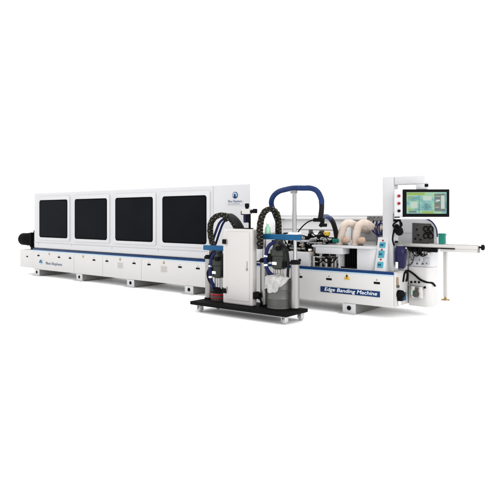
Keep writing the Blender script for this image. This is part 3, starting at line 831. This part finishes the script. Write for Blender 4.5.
# ---- cable chains
def chain(pts, w_, th, label):
    P = resample(crom(pts, 12), 0.042)
    o = Vector(P[0])
    k_, pn = MB(), MB()
    for i in range(len(P) - 1):
        a, b = P[i], P[i + 1]
        t_ = (b - a).normalized()
        n_ = t_.cross(Vector((0, 1, 0))).normalized()
        rot = Matrix((t_, Vector((0, 1, 0)), n_)).transposed()
        c = (a + b) / 2
        h_ = th * (0.5 if i % 2 else 0.46)
        k_.box(c.x - 0.0195, c.x + 0.0195, c.y - w_ / 2, c.y + w_ / 2, c.z - h_, c.z + h_, 0.005, 1, rot=rot)
        k_.box(c.x - 0.024, c.x + 0.024, c.y - w_ * 0.38, c.y + w_ * 0.38, c.z - h_ * 0.7, c.z + h_ * 0.7, rot=rot)
        d = c - n_ * (0.25 * th if i % 2 else -0.2 * th)
        pn.cyl((d.x, d.y - w_ / 2 - 0.003, d.z), (d.x, d.y - w_ / 2 + 0.004, d.z), 0.0085, n=10)
        e_ = c + t_ * 0.02
        pn.box(e_.x - 0.004, e_.x + 0.004, e_.y - w_ * 0.3, e_.y + w_ * 0.3, e_.z - h_ - 0.002, e_.z + h_ + 0.002, rot=rot)
    q = k_.build("cable_chain", "chain", loc=o)
    p_ = pn.build("chain_pin", "pin")
    for v in p_.data.vertices:
        v.co -= o
    p_.parent = q
    tag(q, label, "cable chain", "black cable chains on the cart")
    return q
chain([(x, -0.72, z) for x, z in ((-2.21, 0.69), (-2.27, 0.80), (-2.315, 0.90), (-2.352, 1.06), (-2.325, 1.185), (-2.225, 1.262), (-2.085, 1.275), (-1.975, 1.222), (-1.895, 1.13), (-1.855, 1.04))], 0.062, 0.066, "black cable chain arching to the left pump, next to the last dark window")
chain([(-1.318, -0.945, 0.86), (-1.318, -0.945, 0.99), (-1.322, -0.94, 1.12), (-1.312, -0.92, 1.24), (-1.285, -0.88, 1.325), (-1.235, -0.83, 1.352), (-1.19, -0.78, 1.31), (-1.185, -0.74, 1.20), (-1.192, -0.73, 1.04), (-1.19, -0.73, 0.90)], 0.062, 0.066, "black cable chain in a tall upside-down U at the right pump")
# dark sleeve falling behind the cabinet, and blue bundle at the left pump
ds = MB().tube([(-2.12, -0.67, 1.225), (-2.03, -0.68, 1.255), (-1.90, -0.76, 1.235), (-1.77, -0.82, 1.17), (-1.69, -0.82, 1.04), (-1.66, -0.82, 0.85), (-1.655, -0.82, 0.30), (-1.655, -0.82, 0.145)], 0.045, n=14).build("dark_hose", "darkhose", loc=(-1.66, -0.82, 0.143))
tag(ds, "thick dark hose bending down behind the cream cabinet's left shoulder", "hose")
bb = MB()
for dx, dy in ((0, 0), (0.03, -0.03), (0.055, 0.02)):
    bb.tube([(-1.93 + dx, -0.62 + dy, 1.06), (-2.00 + dx, -0.62 + dy, 1.17), (-2.12 + dx, -0.63 + dy, 1.235), (-2.24 + dx, -0.64 + dy, 1.18), (-2.32 + dx, -0.64 + dy, 1.04), (-2.39 + dx, -0.64 + dy, 0.88), (-2.43 + dx * .5, -0.65 + dy, 0.74), (-2.38 + dx * .5, -0.68 + dy, 0.62), (-2.27 + dx * .5, -0.73 + dy, 0.56)], 0.016, n=8)
bb = bb.build("blue_cable_bundle", "bcable", loc=(-2.2, -0.72, 0.64))
tag(bb, "bundle of blue cables curving beside the left black cable chain", "cables")

# ---- blue heated hose over the mast
bh = thing("heated_hose", (-0.93, -0.75, 0.95), "long blue sleeved hose arching over the top of the silver mast", "hose")
pts = [(-1.24, -0.64, 0.98), (-1.25, -0.64, 1.15), (-1.29, -0.66, 1.28), (-1.305, -0.72, 1.41), (-1.262, -0.75, 1.50), (-1.17, -0.76, 1.565), (-1.02, -0.80, 1.590), (-0.90, -0.82, 1.600), (-0.78, -0.80, 1.597), (-0.68, -0.78, 1.592), (-0.620, -0.74, 1.555), (-0.592, -0.70, 1.47), (-0.593, -0.685, 1.41)]
MB().tube(pts, 0.033, n=16).build("sleeve", "bhose", bh)
MB().tube([(-0.593, -0.686, 1.42), (-0.600, -0.675, 1.36), (-0.615, -0.66, 1.30), (-0.640, -0.64, 1.225)], 0.031, n=16).build("dark_end", "darkhose", bh)
MB().box(-0.72, -0.60, -0.68, -0.60, 1.195, 1.24, 0.008).cyl((-0.64, -0.64, 1.14), (-0.60, -0.64, 1.20), 0.022).box(-0.63, -0.56, -0.66, -0.61, 1.135, 1.175, 0.006).build("clamp", "black", bh)
MB().tube([(-0.99, -0.60, 0.98), (-0.985, -0.60, 1.06), (-0.90, -0.60, 1.15), (-0.81, -0.61, 1.20), (-0.71, -0.63, 1.22)], 0.0085, n=6).build("thin_cable", "black", bh)
# second hose on to the glue station
h2 = thing("glue_feed_hose", (-1.0, 0.25, 0.95), "short dark hose with a blue start curving down into the glue station", "hose")
MB().tube([(-0.640, -0.62, 1.215), (-0.69, -0.48, 1.25), (-0.765, -0.28, 1.257), (-0.835, -0.08, 1.237), (-0.85, -0.03, 1.225)], 0.03, n=14).build("blue_sleeve", "bhose", h2)
MB().tube([(-0.847, -0.04, 1.228), (-0.892, 0.10, 1.18), (-0.925, 0.22, 1.087), (-0.945, 0.28, 1.01), (-0.945, 0.30, 0.957)], 0.033, n=14).build("dark_sleeve", "darkhose", h2)

# ---- pale green bottle behind the raised crossbar
gb = thing("green_bottle", (-1.22, -0.86, 1.042), "small pale green plastic bottle standing on the raised blue crossbar", "bottle")
MB().lathe((-1.29, -0.82, 1.0425), [(0.032, 0), (0.036, 0.006), (0.034, 0.07), (0.014, 0.10), (0.014, 0.122)], n=20).build("body", "paleg", gb)
MB().lathe((-1.29, -0.82, 1.165), [(0.019, 0), (0.019, 0.02), (0.015, 0.024)], n=16).build("cap", "cloth", gb)
